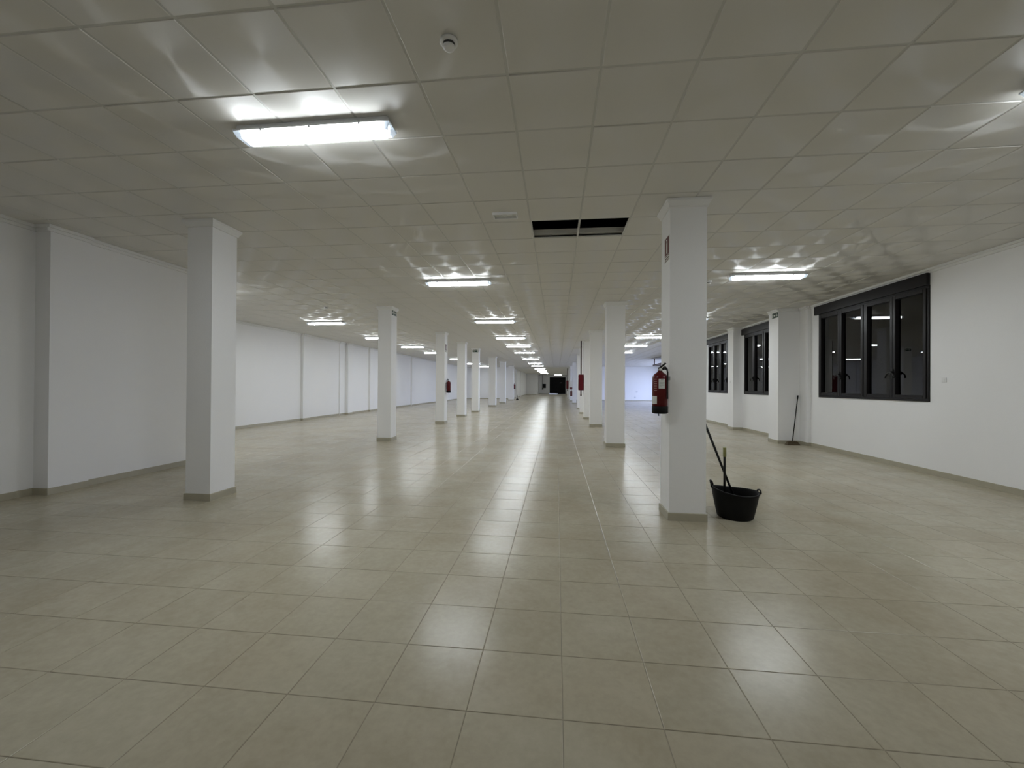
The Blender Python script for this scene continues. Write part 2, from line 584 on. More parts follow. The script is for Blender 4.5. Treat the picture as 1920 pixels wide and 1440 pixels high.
wall('wall_far_left', [(XFL - T, XFL, YE + T, YF1 + T, H0, ZT), (XFL, XFL + 0.25, 45.6, 46.2, H0, CEIL), (XFL, XFL + 0.12, 50.0, 50.5, H0, CEIL),
                       (XFL, XFL + 0.12, 56.0, 56.5, H0, CEIL)])
wall('wall_far_step', [(XFL, XFS, YF1, YF1 + T, H0, ZT), (XFS - T, XFS, YF1 + T, YF2 + T, H0, ZT)])
wall('wall_far_end', [(XFS, -1.30, YF2, YF2 + T, H0, ZT), (1.62, XFR, YF2, YF2 + T, H0, ZT), (-1.30, 1.62, YF2, YF2 + T, 3.10, ZT)])
wall('wall_far_right', [(XFR, XFR + T, YA + T, YF2 + T, H0, ZT)])
wall('wall_pier_near', [(XFR - 0.45, XFR, 47.0, 47.5, H0, CEIL)])
wall('wall_pier_far', [(XFR - 0.45, XFR, 53.0, 53.5, H0, CEIL)])

# ---- skirting and cornices along the walls: runs of (fixed coordinate, from, to, side)
SKH, SKT = 0.085, 0.014
def run(mb, kind, axis, at, a, b, side):
    if kind == 'skirt':
        lo, hi = (at, at + SKT * side) if side > 0 else (at + SKT * side, at)
        if axis == 'x': mb.box(lo, hi, a, b, 0.0, SKH)
        else: mb.box(a, b, lo, hi, 0.0, SKH)
    else:
        for out, z0, z1 in ((0.022, CEIL - 0.085, CEIL - 0.045), (0.05, CEIL - 0.045, CEIL - 0.006)):
            lo, hi = (at, at + out * side) if side > 0 else (at - out, at)
            if axis == 'x': mb.box(lo, hi, a, b, z0, z1)
            else: mb.box(a, b, lo, hi, z0, z1)
left_runs = [('x', -6.72, YB, 4.61, 1), ('y', 4.61, -6.72, -6.50, -1), ('x', -6.50, 4.61 - SKT, 5.07, 1), ('x', XLN, 5.07, YLE, 1),
             ('x', XL, YLE, 15.45, 1), ('y', 15.45, XL, XL + 0.1, -1), ('x', XL + 0.1, 15.45, 15.95, 1), ('x', XL, 15.95, 18.35, 1),
             ('x', XL + 0.05, 18.35, 18.6, 1), ('x', XL, 18.6, 18.95, 1), ('y', 18.95, XL, XL + 0.13, -1), ('x', XL + 0.13, 18.95, 19.4, 1),
             ('x', XL, 19.4, 21.4, 1), ('y', 21.4, XL, XL + 0.1, -1), ('x', XL + 0.1, 21.4, 21.9, 1), ('x', XL, 21.9, 27.9, 1), ('x', XL + 0.1, 27.9, 28.4, 1),
             ('x', XL, 28.4, 34.0, 1), ('x', XL + 0.1, 34.0, 34.5, 1), ('x', XL, 34.5, YE, 1), ('y', YE, XL, XFL, -1)]
right_runs = [('x', XR, YB, 10.93, -1), ('y', 10.93, 6.19, XR, -1), ('x', 6.19, 10.93 - SKT, 11.27, -1), ('y', 11.27, 5.68, 6.19, -1),
              ('x', 5.68, 11.27 - SKT, 11.75, -1), ('y', 11.75, 5.68, XR, 1), ('x', XR, 11.75, 14.70, -1), ('y', 14.70, 5.97, XR, -1),
              ('x', 5.97, 14.70 - SKT, 15.15, -1), ('x', XR, 15.15, YRE, -1)]
far_runs = [('x', XFL, 46.2, YF1, 1), ('y', YF1, XFL, XFS, -1), ('y', YF2, XFS, -1.36, -1), ('x', XFR, YE, YF2, -1)]
bay_runs = [('y', YA, XFR, XA, -1)]
for nm, runs in (('baseboard_left', left_runs), ('baseboard_right', right_runs), ('baseboard_back', far_runs), ('baseboard_bay', bay_runs)):
    b = MB()
    for r in runs: run(b, 'skirt', *r)
    struct(b.build(nm, M['skirting']))
for k, runs in enumerate((left_runs, right_runs, bay_runs)):
    b = MB()
    for r in runs:
        if r[0] == 'x' and r[2] == 4.61 - SKT: r = ('x', -6.50, 4.61 - 0.05, 5.07, 1)
        run(b, 'cornice', *r)
    struct(b.build('trim_%d' % (k + 1), M['cornice']))

# ------------------------------------------------------------------ windows
def window(n, y0, y1, ybox):
    root = bpy.data.objects.new('window_%d' % n, None)
    col.objects.link(root)
    root.location = (XR, y0, WZ0)
    WORLD[root.name] = tuple(root.location)
    struct(root, ['black framed four pane window nearest the camera on the right wall',
                  'black framed window between the two right wall piers',
                  'farthest black framed window on the right wall'][n - 1])
    F = MB()
    xf0, xf1 = XR - 0.02, XR + 0.07
    w = 0.045
    F.box(xf0, xf1, y0, y1, WZ0, WZ0 + w, 0.004)
    F.box(xf0, xf1, y0, y1, WZ1 - w, WZ1, 0.004)
    F.box(xf0, xf1, y0, y0 + w, WZ0 + w, WZ1 - w, 0.004)
    F.box(xf0, xf1, y1 - w, y1, WZ0 + w, WZ1 - w, 0.004)
    ym = (y0 + y1) / 2
    F.box(xf0, xf1, ym - 0.022, ym + 0.022, WZ0 + w, WZ1 - w, 0.004)
    F.build('window_frame', M['frame'], root)
    MB().box(XR - 0.06, XR - 0.001, y0, ybox, WZ1 + 0.0, 3.405, 0.006).build('shutter_box', M['frame'], root)
    q = (ym - 0.022 - y0 - w) / 2
    edges = [y0 + w, y0 + w + q, ym - 0.022, None, ym + 0.022, ym + 0.022 + q, y1 - w]
    spans = [(edges[0], edges[1]), (edges[1], edges[2]), (edges[4], edges[5]), (edges[5], edges[6])]
    zb, zt = WZ0 + w, WZ1 - w
    xs0, xs1 = XR - 0.032, XR + 0.035
    sw = 0.062
    for a, b in spans:
        a += 0.002; b -= 0.002
        s = MB()
        s.box(xs0, xs1, a, a + sw, zb + 0.002, zt - 0.002, 0.005)
        s.box(xs0, xs1, b - sw, b, zb + 0.002, zt - 0.002, 0.005)
        s.box(xs0, xs1, a + sw, b - sw, zb + 0.002, zb + sw, 0.005)
        s.box(xs0, xs1, a + sw, b - sw, zt - sw, zt - 0.002, 0.005)
        so = s.build('sash', M['frame'], root)
        MB().box(XR + 0.018, XR + 0.024, a + sw - 0.005, b - sw + 0.005, zb + sw - 0.005, zt - sw + 0.005).build('pane', M['glass'], so)
    # paired lever handles on the meeting stiles
    for yh in (edges[1], edges[5]):
        h = MB()
        zc = WZ0 + 0.50
        h.box(xs0 - 0.014, xs0, yh - 0.026, yh + 0.026, zc - 0.09, zc + 0.09, 0.004)
        h.box(xs0 - 0.05, xs0 - 0.01, yh - 0.03, yh + 0.03, zc - 0.02, zc + 0.045, 0.006)
        for sgn in (-1, 1):
            pts = [(xs0 - 0.045, yh, zc + 0.015)]
            for k in range(1, 6):
                t = k / 5
                pts.append((xs0 - 0.045, yh + sgn * 0.105 * math.sin(t * 1.57), zc + 0.015 - 0.10 * (1 - math.cos(t * 1.57))))
            h.tube(pts, 0.014, 8)
        h.build('window_handle', M['stick'], root)
    s = MB()
    z = WZ0
    while z < WZ1 - 0.01:
        s.prism([(XR + 0.125, z), (XR + 0.118, z + 0.012), (XR + 0.118, z + 0.034), (XR + 0.125, z + 0.046), (XR + 0.135, z + 0.046), (XR + 0.135, z)], 'y', y0, y1)
        z += 0.048
    so = s.build('shutter_slats', M['shutter'], root)
    so['kind'] = 'stuff'
    return root
for k, (a, b, c) in enumerate(WIN): window(k + 1, a, b, c)

# ------------------------------------------------------------------ columns
COLS = [
    ('L', -4.58, -4.245, 4.64, 5.03, 'white square column nearest the camera on the left side'),
    ('L', -4.61, -4.255, 10.2, 10.56, 'white column with a green exit sign high on its right side'),
    ('L', -4.57, -4.235, 15.2, 15.6, 'white column with a red extinguisher on its right side'),
    ('L', -4.62, -4.25, 18.75, 19.15, 'plain white column just behind the left column with the extinguisher'),
    ('L', -4.60, -4.22, 21.95, 22.35, 'white column with an exit sign on its front face'),
    ('L', -4.75, -4.25, 28.4, 28.9, 'sixth white column from the camera in the left row'),
    ('L', -4.72, -4.25, 33.8, 34.3, 'seventh white column from the camera in the left row'),
    ('L', -4.80, -4.30, 40.6, 41.1, 'farthest white column of the left row, small extinguisher on its side'),
    ('R', 1.215, 1.598, 4.61, 4.97, 'white column at the right holding the red extinguisher and its sign'),
    ('R', 1.19, 1.62, 10.05, 10.42, 'plain white column second from the camera in the right row'),
    ('R', 1.20, 1.62, 15.0, 15.4, 'plain white column third from the camera in the right row'),
    ('R', 1.20, 1.60, 18.4, 18.8, 'white column with the red hose cabinet on its left side'),
    ('R', 1.22, 1.60, 21.9, 22.3, 'fifth white column from the camera in the right row'),
    ('R', 1.30, 1.62, 26.45, 26.9, 'daylit white column sixth from the camera in the right row'),
    ('R', 1.30, 1.62, 34.3, 34.7, 'far white column with alarm box and hanging red hose on its left'),
    ('R', 1.30, 1.62, 40.2, 40.6, 'farthest white column of the right row'),
]
columns = []
for side, x0, x1, y0, y1, lab in COLS:
    t = thing('column', lab, 'column', ((x0 + x1) / 2, (y0 + y1) / 2, 0), 'white columns of the %s row' % ('left' if side == 'L' else 'right'))
    MB().box(x0, x1, y0, y1, 0.0, CEIL - 0.006).build('shaft', M['wall'], t)
    s = MB()
    k = SKT
    def rg(o, z): return [(x0 - o, y0 - o, z), (x1 + o, y0 - o, z), (x1 + o, y1 + o, z), (x0 - o, y1 + o, z)]
    s.quad_strip([rg(0.0005, 0), rg(k, 0), rg(k, SKH - 0.004), rg(k - 0.004, SKH), rg(0.0005, SKH)], cap0=False, cap1=False)
    s.build('skirting', M['skirting'], t)
    c = MB()
    def lv(o, z): return (x0 - o, x1 + o, y0 - o, y1 + o, z)
    c.rects([lv(0.004, CEIL - 0.095), lv(0.014, CEIL - 0.09), lv(0.014, CEIL - 0.078), lv(0.024, CEIL - 0.06), lv(0.038, CEIL - 0.035), lv(0.043, CEIL - 0.03), lv(0.043, CEIL - 0.006)])
    c.build('cornice', M['cornice'], t)
    columns.append(t)

# ------------------------------------------------------------------ fluorescent lights
def light_proto(label, loc, group):
    x, y, z = loc
    t = thing('fluorescent_light', label, 'ceiling light', loc, group)
    Lh = 0.635
    def sec(hw, zz, l): return [(x - l, y - hw, zz), (x + l, y - hw, zz), (x + l, y + hw, zz), (x - l, y + hw, zz)]
    MB().quad_strip([sec(0.062, z, Lh - 0.02), sec(0.066, z - 0.035, Lh - 0.012), sec(0.082, z - 0.04, Lh), sec(0.082, z - 0.052, Lh)]).build('housing', M['housing'], t)
    # lit prismatic cover: bottom narrower than the flange
    Ld = Lh - 0.065
    a = 0.079; b = 0.062
    MB().quad_strip([sec(a, z - 0.0525, Ld), sec(a - 0.006, z - 0.075, Ld), sec(b, z - 0.098, Ld), sec(b * 0.5, z - 0.102, Ld)]).build('diffuser', M['lamp'], t)
    dm = bpy.data.objects['diffuser'].data
    dm.materials.append(M['lampside'])
    for p in dm.polygons:
        if abs(p.normal.z) < 0.85: p.material_index = 1
    for s in (-1, 1):
        x0, x1 = x + s * (Ld + 0.0005), x + s * Lh
        xm = x + s * (Lh - 0.025)
        def ring(xx, hw0, hw1, zl): return [(xx, y - hw0, z - 0.0525), (xx, y + hw0, z - 0.0525), (xx, y + hw1, zl), (xx, y - hw1, zl)]
        e = MB().quad_strip([ring(x0, a, b, z - 0.0985), ring(xm, a, b, z - 0.096), ring(x1, a, b + 0.004, z - 0.066)])
        cap = e.build('end_cap', M['clear'], t)
        for q in (-0.036, 0.036):
            MB().box(min(x0, xm) + 0.012, max(x0, xm) - 0.004, y + q - 0.012, y + q + 0.012, z - 0.085, z - 0.054).build('lamp_holder', M['holder'], cap)
    for k in (-0.40, 0.0, 0.40):
        for s in (-1, 1):
            MB().box(x + k - 0.008, x + k + 0.008, y + s * 0.082 - 0.003, y + s * 0.082 + 0.003, z - 0.066, z - 0.036).build('cover_clip', M['steel'], t)
    return t
ORD = ['first', 'second', 'third', 'fourth', 'fifth', 'sixth', 'seventh', 'eighth', 'ninth', 'tenth', 'eleventh', 'twelfth', 'thirteenth']
ZL = CEIL - 0.004
rows = [('middle', -1.90, [3.03, 7.76, 12.5, 16.8, 20.35, 24.2, 30.0, 36.0, 40.5, 46.5, 52.6, 57.4, 63.4]),
        ('right', 3.72, [3.03, 7.76, 12.45, 16.85, 20.35, 24.2]),
        ('left', -7.40, [7.7, 12.5, 16.5, 20.5, 24.2, 30.2, 36.2, 41.6])]  # the first left-row light is unseen, added to brighten the far left wall
proto = None
for rn, x, ys in rows:
    for k, y in enumerate(ys):
        lab = '%s lit fluorescent light from the camera in the %s row on the ceiling' % (ORD[k], rn)
        grp = 'fluorescent lights in the %s row' % rn
        if rn == 'middle' and k == 0: lab = 'large lit fluorescent light nearest the camera, first of the middle row'
        if rn == 'left' and k == 0: lab = 'added unseen fluorescent light behind the nearest left column, brightening the left wall'
        if rn == 'right' and k == 0: lab = 'lit fluorescent light cut by the right edge of the frame'
        if proto is None: proto = light_proto(lab, (x, y, ZL), grp)
        else:
            zz = CEIL - 0.006 if y > YE else ZL
            copy_thing(proto, (x, y, zz), lab, grp, ('cover_clip',) if y > 9 else ())
copy_thing(proto, (0.22, 70.6, CEIL - 0.006), 'farthest lit fluorescent light, alone before the black gate', 'lights before the black gate')

# ------------------------------------------------------------------ ceiling devices
def detector(x, y, label, group='smoke detectors on the ceiling'):
    z = CEIL - 0.004
    t = thing('smoke_detector', label, 'smoke detector', (x, y, z), group)
    MB().lathe((x, y, z), [(0.052, 0), (0.054, -0.012), (0.050, -0.018), (0.036, -0.020)], 28).build('base', M['white'], t)
    MB().lathe((x, y, z), [(0.036, -0.020), (0.030, -0.030)], 28).build('chamber', M['ink'], t)
    MB().lathe((x, y, z), [(0.030, -0.030), (0.036, -0.034), (0.033, -0.046), (0.018, -0.052), (0.004, -0.053)], 28).build('cap', M['white'], t)
detector(-0.645, 2.36, 'round white smoke detector near the top of the frame')
detector(2.90, 8.25, 'round white smoke detector left of the second right row light')
detector(-6.0, 10.15, 'small dark-looking smoke detector before the first left row light')
t = thing('emergency_light', 'small recessed rectangular emergency light left of the ceiling opening', 'emergency light', (-0.62, 4.83, CEIL - 0.004))
x, y, z = -0.62, 4.83, CEIL - 0.004
e = MB()
e.box(x - 0.145, x + 0.145, y - 0.07, y - 0.055, z - 0.028, z); e.box(x - 0.145, x + 0.145, y + 0.055, y + 0.07, z - 0.028, z)
e.box(x - 0.145, x - 0.13, y - 0.055, y + 0.055, z - 0.028, z); e.box(x + 0.13, x + 0.145, y - 0.055, y + 0.055, z - 0.028, z)
e.build('trim_ring', M['white'], t)
MB().box(x - 0.13, x + 0.13, y - 0.055, y + 0.055, z - 0.004, z).build('lens', M['label'], t)
for q in (-0.05, 0.05):
    MB().tube([(x + q - 0.03, y, z - 0.009), (x + q + 0.03, y, z - 0.009)], 0.006, 8).build('lamp_tube', M['white'], t)

# ------------------------------------------------------------------ signs
def exit_sign(name, plane, at, a0, a1, z0, z1, out, door_right, label, group):
    """dark green plate with running figure, arrow and doorway; a along the wall, out = outward sign"""
    loc = ((at, (a0 + a1) / 2, (z0 + z1) / 2) if plane == 'x' else ((a0 + a1) / 2, at, (z0 + z1) / 2))
    t = thing(name, label, 'exit sign', loc, group)
    d1 = at + 0.004 * out
    lo, hi = min(at, d1), max(at, d1)
    P = MB()
    if plane == 'x': P.box(lo, hi, a0, a1, z0, z1)
    else: P.box(a0, a1, lo, hi, z0, z1)
    P.build('plate', M['signgreen'], t)
    w, h = a1 - a0, z1 - z0
    def pt(u, v):
        u = u if door_right else 1 - u
        return (a0 + u * w, z0 + v * h)
    e0, e1 = d1, d1 + 0.0015 * out
    # u runs from figure (0) to door (1)
    MB().prism([pt(0.80, 0.12), pt(0.94, 0.12), pt(0.94, 0.88), pt(0.80, 0.88)], plane, e0, e1).build('doorway_symbol', M['signwhite'], t)
    MB().prism([pt(0.44, 0.42), pt(0.60, 0.42), pt(0.60, 0.28), pt(0.74, 0.5), pt(0.60, 0.72), pt(0.60, 0.58), pt(0.44, 0.58)], plane, e0, e1).build('arrow_symbol', M['signwhite'], t)
    q = MB()
    q.prism([pt(0.20, 0.74), pt(0.26, 0.68), pt(0.32, 0.74), pt(0.32, 0.82), pt(0.26, 0.88), pt(0.20, 0.82)], plane, e0, e1)
    q.prism([pt(0.16, 0.62), pt(0.30, 0.64), pt(0.36, 0.5), pt(0.32, 0.46), pt(0.28, 0.52), pt(0.26, 0.38), pt(0.34, 0.14), pt(0.28, 0.12), pt(0.20, 0.34), pt(0.10, 0.22), pt(0.07, 0.28), pt(0.17, 0.42), pt(0.19, 0.54), pt(0.12, 0.50), pt(0.08, 0.54)], plane, e0, e1)
    q.build('running_figure', M['signwhite'], t)
exit_sign('exit_sign', 'x', -4.255, 10.225, 10.53, 3.27, 3.40, 1, True, 'small green exit sign on the right side of the second left column', 'exit signs')
exit_sign('exit_sign', 'x', 5.68, 11.29, 11.58, 3.265, 3.395, -1, True, 'small green exit sign at the top of the right wall pier', 'exit signs')
exit_sign('exit_sign', 'y', 21.95, -4.55, -4.25, 3.26, 3.40, -1, True, 'small green exit sign on the front face of the fifth left column', 'exit signs')

def fire_sign(at, out, y0, y1, z0, z1, label):
    t = thing('fire_sign', label, 'sign', (at, (y0 + y1) / 2, (z0 + z1) / 2), 'extinguisher signs')
    d1 = at + 0.003 * out
    MB().box(min(at, d1), max(at, d1), y0, y1, z0, z1).build('plate', M['signwhite'], t)
    w, h = y1 - y0, z1 - z0
    e1 = d1 + 0.001 * out
    e2 = e1 + 0.001 * out
    q = MB()
    q.box(min(d1, e1), max(d1, e1), y0 + 0.03 * w, y1 - 0.03 * w, z0 + 0.27 * h, z1 - 0.02 * h)
    q.build('red_field', M['signred'], t)
    p = MB()
    def pt(u, v): return (y0 + u * w, z0 + v * h)
    p.prism([pt(0.42, 0.33), pt(0.58, 0.33), pt(0.60, 0.38), pt(0.60, 0.74), pt(0.55, 0.80), pt(0.55, 0.86), pt(0.66, 0.88), pt(0.66, 0.91), pt(0.44, 0.90), pt(0.45, 0.80), pt(0.40, 0.74), pt(0.40, 0.38)], 'x', e1, e2)
    p.build('pictogram', M['signwhite'], t)
    MB().box(min(d1, e1), max(d1, e1), y0 + 0.03 * w, y1 - 0.03 * w, z0 + 0.21 * h, z0 + 0.25 * h).build('red_stripe', M['signred'], t)
    MB().box(min(d1, e1), max(d1, e1), y0 + 0.03 * w, y1 - 0.03 * w, z0 + 0.02 * h, z0 + 0.055 * h).build('red_stripe', M['signred'], t)
    MB().box(min(d1, e1), max(d1, e1), y0 + 0.12 * w, y1 - 0.12 * w, z0 + 0.10 * h, z0 + 0.16 * h).build('faded_caption', M['brownframe'], t)
fire_sign(1.215, -1, 4.63, 4.82, 2.84, 3.11, 'red and white extinguisher sign high on the right column')
fire_sign(-4.235, 1, 15.28, 15.50, 2.72, 3.02, 'pale extinguisher sign above the extinguisher on the left column')

# ------------------------------------------------------------------ fire extinguishers
def extinguisher(x, y, z, wall_x, label, big=True):
    r = 0.080
    s = 1 if wall_x > x else -1
    t = thing('fire_extinguisher', label, 'fire extinguisher', (x, y, z), 'fire extinguishers on the columns')
    MB().lathe((x, y, z), [(0.010, 0.070), (r, 0.071), (r, 0.385), (0.074, 0.408), (0.058, 0.428), (0.034, 0.444), (0.026, 0.452), (0.026, 0.462)], 28).build('body', M['red'], t)
    MB().lathe((x, y, z), [(0.070, 0.0), (0.0835, 0.010), (0.0835, 0.075), (r, 0.08)], 28).build('base_skirt', M['black'], t)
    v = MB()
    v.lathe((x, y, z), [(0.018, 0.462), (0.020, 0.466), (0.020, 0.492), (0.012, 0.496)], 14)
    v.build('valve', M['steel'], t)
    h = MB()
    h.tube([(x - s * 0.02, y - 0.01, z + 0.485), (x + s * 0.01, y - 0.01, z + 0.505), (x + s * 0.055, y - 0.02, z + 0.545)], 0.010, 8)
    h.tube([(x - s * 0.0, y - 0.01, z + 0.475), (x + s * 0.05, y - 0.02, z + 0.485), (x + s * 0.075, y - 0.02, z + 0.470)], 0.009, 8)
    h.build('handle', M['stick'], t)
    g = MB().lathe((x, y - 0.022, z + 0.478), [(0.016, 0.0), (0.016, -0.012)], 14, axis='y')
    g.build('gauge', M['label'], t)
    ho = MB()
    pts = []
    for k in range(15):
        u = k / 14
        ang = -0.25
        px = x + s * (0.015 + 0.047 * min(1, u * 4))
        pz = z + 0.478 + 0.025 * math.sin(min(1, u * 4) * 3.1) - max(0, u - 0.2) * 0.40
        pts.append((px, y - 0.02 - 0.048 * min(1, u * 4), pz))
    ho.tube(pts, 0.008, 8)
    ho.build('hose', M['stick'], t)
    MB().tube([(x - s * 0.015, y - 0.01, z + 0.002), (x - s * 0.015, y - 0.01, z - 0.025)], 0.006, 8).build('nozzle', M['stick'], t)
    b = MB()
    a, c = sorted((x + s * (r - 0.004), wall_x))
    b.box(a, c, y - 0.02, y + 0.02, z + 0.36, z + 0.40)
    b.build('bracket', M['steel'], t)
    if big:
        def patch(nm, a0, a1, z0, z1, m, rr=r + 0.0012):
            p = MB()
            n = 7
            o_, i_ = [], []
            for k in range(n):
                a = a0 + (a1 - a0) * k / (n - 1)
                o_.append((x + rr * math.sin(a), y - rr * math.cos(a)))
            p.quad_strip([[(px, py, z + z0) for px, py in o_], [(px, py, z + z1) for px, py in o_]], closed=False, cap0=False, cap1=False)
            return p.build(nm, M[m], t)
        lab = patch('inspection_label', -0.40, 0.42, 0.270, 0.375, 'label')
        for k, (u0, u1) in enumerate(((-0.12, 0.22), (-0.3, 0.3), (-0.3, 0.32), (-0.3, 0.2), (-0.3, 0.32), (-0.3, 0.0))):
            p = MB()
            zz = 0.366 - k * 0.015
            o_ = [(x + (r + 0.002) * math.sin(u0 + (u1 - u0) * q / 4), y - (r + 0.002) * math.cos(u0 + (u1 - u0) * q / 4)) for q in range(5)]
            p.quad_strip([[(px, py, z + zz - (0.004 if k == 0 else 0.0022)) for px, py in o_], [(px, py, z + zz) for px, py in o_]], closed=False, cap0=False, cap1=False)
            p.build('printed_line', M['ink'], lab)
        patch('white_label', -1.55, -0.62, 0.105, 0.190, 'label')
        pm = mat('faded_print', (0.30, 0.16, 0.15), 0.5)
        for k in range(6):
            ins = MB()
            a0, a1 = -1.05, -0.62
            zz = 0.375 - k * 0.024
            o_ = [(x + (r + 0.001) * math.sin(a0 + (a1 - a0) * q / 4), y - (r + 0.001) * math.cos(a0 + (a1 - a0) * q / 4)) for q in range(5)]
            ins.quad_strip([[(px, py, z + zz - 0.010) for px, py in o_], [(px, py, z + zz) for px, py in o_]], closed=False, cap0=False, cap1=False)
            ins.build('instruction_line', pm, t)
    return t
extinguisher(1.113, 4.60, 1.155, 1.215, 'red fire extinguisher on the left side of the nearest right column')
extinguisher(-4.13, 15.42, 1.16, -4.235, 'red fire extinguisher on the right side of the third left column', False)
extinguisher(-4.18, 40.85, 1.15, -4.30, 'dark distant fire extinguisher on the farthest left column', False)

# ------------------------------------------------------------------ hose cabinets
def hose_cabinet(x0, x1, y0, y1, z0, z1, px, label, m='darkred', stub=0.2):
    t = thing('hose_cabinet', label, 'hose cabinet', ((x0 + x1) / 2, (y0 + y1) / 2, z0), 'fire hose cabinets')
    MB().box(x0, x1, y0, y1, z0, z1, 0.008).build('cabinet', M[m], t)
    ym = (y0 + y1) / 2
    d = MB()
    d.box(x0 - 0.008, x0, y0 + 0.03, y1 - 0.03, z0 + 0.03, z1 - 0.03)
    d.build('cabinet_door', M['ink' if m == 'ink' else m], t)
    MB().tube([(px, ym, z1 - 0.02), (px, ym, CEIL - 0.005)], 0.026, 12).build('supply_pipe', M['pipe'], t)
    p = MB().tube([(px, ym, z0 + 0.02), (px, ym, z0 - stub)], 0.026, 12)
    p.lathe((px, ym, z0 - stub), [(0.035, 0.002), (0.035, -0.05)], 12)
    p.build('drain_stub', M['pipe'], t)
    return t
hose_cabinet(0.97, 1.182, 18.42, 18.80, 1.27, 1.97, 1.08, 'dark red fire hose cabinet with a pipe running up to the ceiling')
hose_cabinet(1.09, 1.326, 46.98, 47.48, 1.15, 2.1, 1.2, 'distant dark hose cabinet on the right pier before the gate')
x0 = -2.75
t = thing('hose_cabinet', 'black hose cabinet with a thin pipe left of the black gate', 'hose cabinet', (-2.3, YF2, 1.2), 'fire hose cabinets')
MB().box(-2.62, -1.98, YF2 - 0.22, YF2 - 0.002, 1.10, 1.85, 0.01).build('cabinet', M['black'], t)
MB().tube([(-2.60, YF2 - 0.1, 0.85), (-2.60, YF2 - 0.1, CEIL - 0.01)], 0.04, 10).build('supply_pipe', M['pipe'], t)
MB().box(-2.68, -2.45, YF2 - 0.15, YF2 - 0.002, 0.80, 1.09, 0.01).build('valve_box', M['black'], t)
# alarm point and hose on a far right column
t = thing('alarm_point', 'red and white alarm box with hanging hose on a far right column', 'alarm box', (1.22, 34.5, 1.2))
MB().box(1.13, 1.283, 34.36, 34.62, 1.40, 1.88, 0.006).build('cover', M['white'], t)
MB().box(1.10, 1.283, 34.36, 34.62, 1.19, 1.36, 0.006).build('red_box', M['red'], t)
MB().lathe((1.20, 34.47, 0.62), [(0.04, 0), (0.085, 0.01), (0.085, 0.40), (0.03, 0.46), (0.03, 0.56)], 16).build('red_cylinder', M['red'], t)

# ------------------------------------------------------------------ rubber tub and the two sticks
TX, TY = 1.985, 4.83
def tub():
    t = thing('rubber_tub', 'black flexible rubber tub with two loop handles beside the right column', 'tub', (TX, TY, 0))
    prof_o = [(0.185, 0.0), (0.198, 0.012), (0.215, 0.08), (0.238, 0.18), (0.258, 0.275), (0.268, 0.288), (0.268, 0.298)]
    prof_i = [(0.252, 0.298), (0.244, 0.275), (0.226, 0.18), (0.204, 0.08), (0.19, 0.03), (0.02, 0.022)]
    b = MB()
    n = 40
    rings = []
    for r, h in prof_o + prof_i:
        ring = []
        for k in range(n):
            a = 2 * math.pi * k / n
            # the rim is pulled up towards both handles and sags between them
            e = (h / 0.298) ** 2
            z = h + e * 0.012 * math.cos(2 * a) - e * 0.02 * math.cos(a + 0.2)
            ring.append((TX + 0.92 * r * math.cos(a) * (1 + 0.01 * e), TY + 0.92 * r * math.sin(a) * (1 - 0.12 * e), z))
        rings.append(ring)
    b.quad_strip(rings, smooth=True)
    b.build('tub_body', M['black'], t)
    for a, hh, sp in ((2.76, 0.062, 0.40), (-0.10, 0.030, 0.26)):
        pts = []
        for k in range(13):
            u = -1 + 2 * k / 12
            aa = a + u * sp
            r = 0.252
            e = 1
            z = 0.29 + 0.012 * math.cos(2 * aa) - 0.02 * math.cos(aa + 0.2) + hh * math.sqrt(max(0, 1 - u * u))
            pts.append((TX + r * math.cos(aa), TY + r * math.sin(aa) * 0.88, z))
        MB().tube(pts, 0.0095, 8).build('handle', M['black'], t)
tub()
def lerp(a, b, t): return tuple(p + (q - p) * t for p, q in zip(a, b))
# long stick leaning against the column
A, B = (2.035, 4.80, 0.040), (1.614, 4.86, 1.18)
t = thing('long_stick', 'long black stick standing in the tub and leaning on the column', 'stick', A)
MB().tube([A, B], 0.0125, 12).build('stick_shaft', M['stick'], t)
e = MB().tube([B, lerp(A, B, 1.02)], 0.0135, 12)
e.build('end_cap', M['stick'], t)
A, B = (1.862, 4.80, 0.045), (1.805, 4.655, 0.775)
t = thing('short_stick', 'short black stick with an olive green grip standing in the tub', 'stick', A)
MB().tube([A, B], 0.0125, 12).build('stick_shaft', M['stick'], t)
g = MB().tube([lerp(A, B, 0.89), lerp(A, B, 1.0), lerp(A, B, 1.018), lerp(A, B, 1.03)], 0.0165, 12)
g.build('grip', M['olive'], t)

# broom against the pier
t = thing('broom', 'brown broom with a thin dark handle leaning on the right wall pier', 'broom', (5.93, 11.08, 0))
A, B = (5.915, 11.06, 0.075), (6.135, 11.235, 1.235)
MB().tube([A, B], 0.011, 10).build('broom_handle', M['stick'], t)
MB().tube([lerp(A, B, 0.93), lerp(A, B, 1.01)], 0.016, 10).build('handle_grip', M['stick'], t)
hb = MB()
hb.rects([(5.79, 6.04, 11.015, 11.105, 0.055), (5.80, 6.03, 11.02, 11.10, 0.085), (5.85, 5.98, 11.035, 11.085, 0.10)])
hb.build('broom_head', M['bristle'], t)
br = MB()
br.rects([(5.76, 6.07, 10.985, 11.125, 0.0), (5.775, 6.055, 11.0, 11.115, 0.03), (5.795, 6.035, 11.018, 11.102, 0.056)])
bo = br.build('bristles', M['bristle'], t)

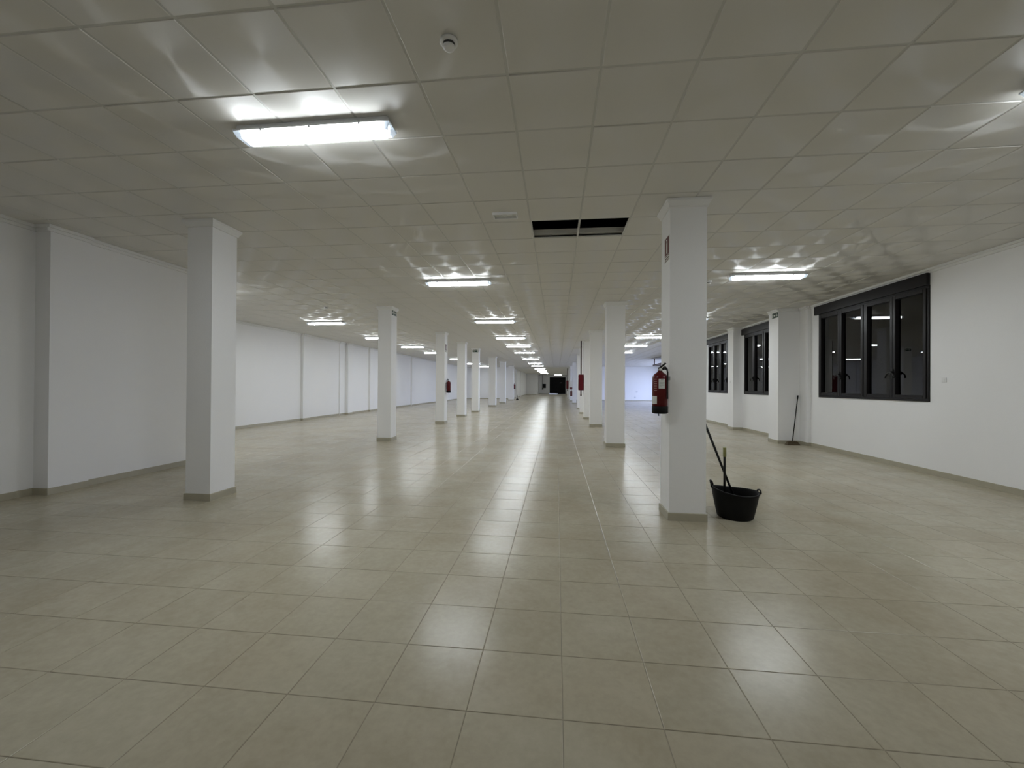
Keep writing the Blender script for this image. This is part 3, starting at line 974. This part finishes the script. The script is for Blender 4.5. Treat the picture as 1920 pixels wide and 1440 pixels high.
# small dark standing brush far back
t = thing('standing_brush', 'small dark brush standing on the floor beside the farthest left column', 'brush', (-4.02, 42.0, 0))
MB().rects([(-4.16, -3.88, 41.9, 42.1, 0.0), (-4.13, -3.91, 41.92, 42.08, 0.10), (-4.06, -3.98, 41.96, 42.04, 0.16)]).build('brush_head', M['black'], t)
MB().tube([(-4.02, 42.0, 0.15), (-4.03, 42.05, 0.50)], 0.022, 8).build('brush_handle', M['stick'], t)

# switch plates
def plate(x, y, z, label, plane='x', s=0.08):
    t = thing('switch_plate', label, 'switch', (x, y, z), 'white wall plates')
    if plane == 'x':
        MB().box(x - 0.011, x, y - s / 2, y + s / 2, z - s / 2, z + s / 2, 0.004).build('plate', M['white'], t)
        MB().box(x - 0.016, x - 0.011, y - s * 0.3, y + s * 0.3, z - s * 0.3, z + s * 0.3, 0.002).build('rocker', M['white'], t)
    else:
        MB().box(x - s / 2, x + s / 2, y - 0.011, y, z - s / 2, z + s / 2, 0.004).build('plate', M['holder'], t)
        MB().box(x - s * 0.3, x + s * 0.3, y - 0.016, y - 0.011, z - s * 0.3, z + s * 0.3, 0.002).build('rocker', M['white'], t)
plate(XR, 7.40, 1.585, 'small white switch plate on the wall right of the nearest window')
plate(5.97, 14.92, 1.63, 'tiny white switch plate on the second right wall pier')
plate(8.02, YA, 0.92, 'upper small grey plate on the bluish daylit end wall', 'y', 0.16)
plate(7.85, YA, 0.35, 'lower small grey plate on the bluish daylit end wall', 'y', 0.16)

# ------------------------------------------------------------------ black gate at the far end, loading bay gate leaf, ground outside
d = bpy.data.objects.new('door_1', None); col.objects.link(d)
d.location = (0.16, YF2, 0); WORLD[d.name] = tuple(d.location)
struct(d, 'black sheet metal gate at the far end of the hall')
for k in range(4):
    xa = -1.28 + k * 0.72
    MB().box(xa, xa + 0.705, YF2 + 0.06, YF2 + 0.11, 0.035 if k < 2 else 0.002, 3.06, 0.01).build('gate_panel', M['gate'], d)
MB().prism([(-1.30, 0.035), (0.15, 0.035), (0.15, 0.001), (1.62, 0.001), (1.62, 3.10), (-1.30, 3.10)], 'y', YF2 + 0.112, YF2 + 0.14).build('gate_backing', M['gate'], d)
fr = MB()
fr.box(-1.36, -1.29, YF2 - 0.02, YF2 + 0.12, 0, 3.1); fr.box(1.61, 1.68, YF2 - 0.02, YF2 + 0.12, 0, 3.1); fr.box(-1.36, 1.68, YF2 - 0.02, YF2 + 0.12, 3.07, 3.14)
fr.build('gate_frame', M['cornice'], d)
MB().tube([(0.55, YF2 + 0.03, 2.02), (0.90, YF2 + 0.03, 2.10)], 0.03, 8).build('gate_glare_spot', M['steel'], d)  # pale steel bar stands in for a glare spot on the gate

t = thing('gate_leaf', 'brown tilted up loading gate leaf hanging under the ceiling in daylight', 'gate', (9.0, 28.0, 3.0))
MB().box(7.0, 10.3, 24.0, 31.1, 3.02, 3.07).build('leaf_panel', M['brownframe'], t)
for yy in (24.0, 27.5, 31.04):
    MB().box(7.0, 10.3, yy, yy + 0.06, 2.98, 3.02).build('cross_rail', M['brownframe'], t)
for xx in (7.0, 8.6, 10.24):
    MB().box(xx, xx + 0.06, 24.0, 31.1, 2.975, 2.98).build('side_rail', M['brownframe'], t)
for yy in (24.3, 27.6, 30.9):
    MB().box(7.05, 7.11, yy, yy + 0.06, 3.07, CEIL - 0.004).build('hanger', M['brownframe'], t)
g = MB().box(XA + T, 60, 10, 60, -0.2, -0.02)
struct(g.build('ground', M['ground']))
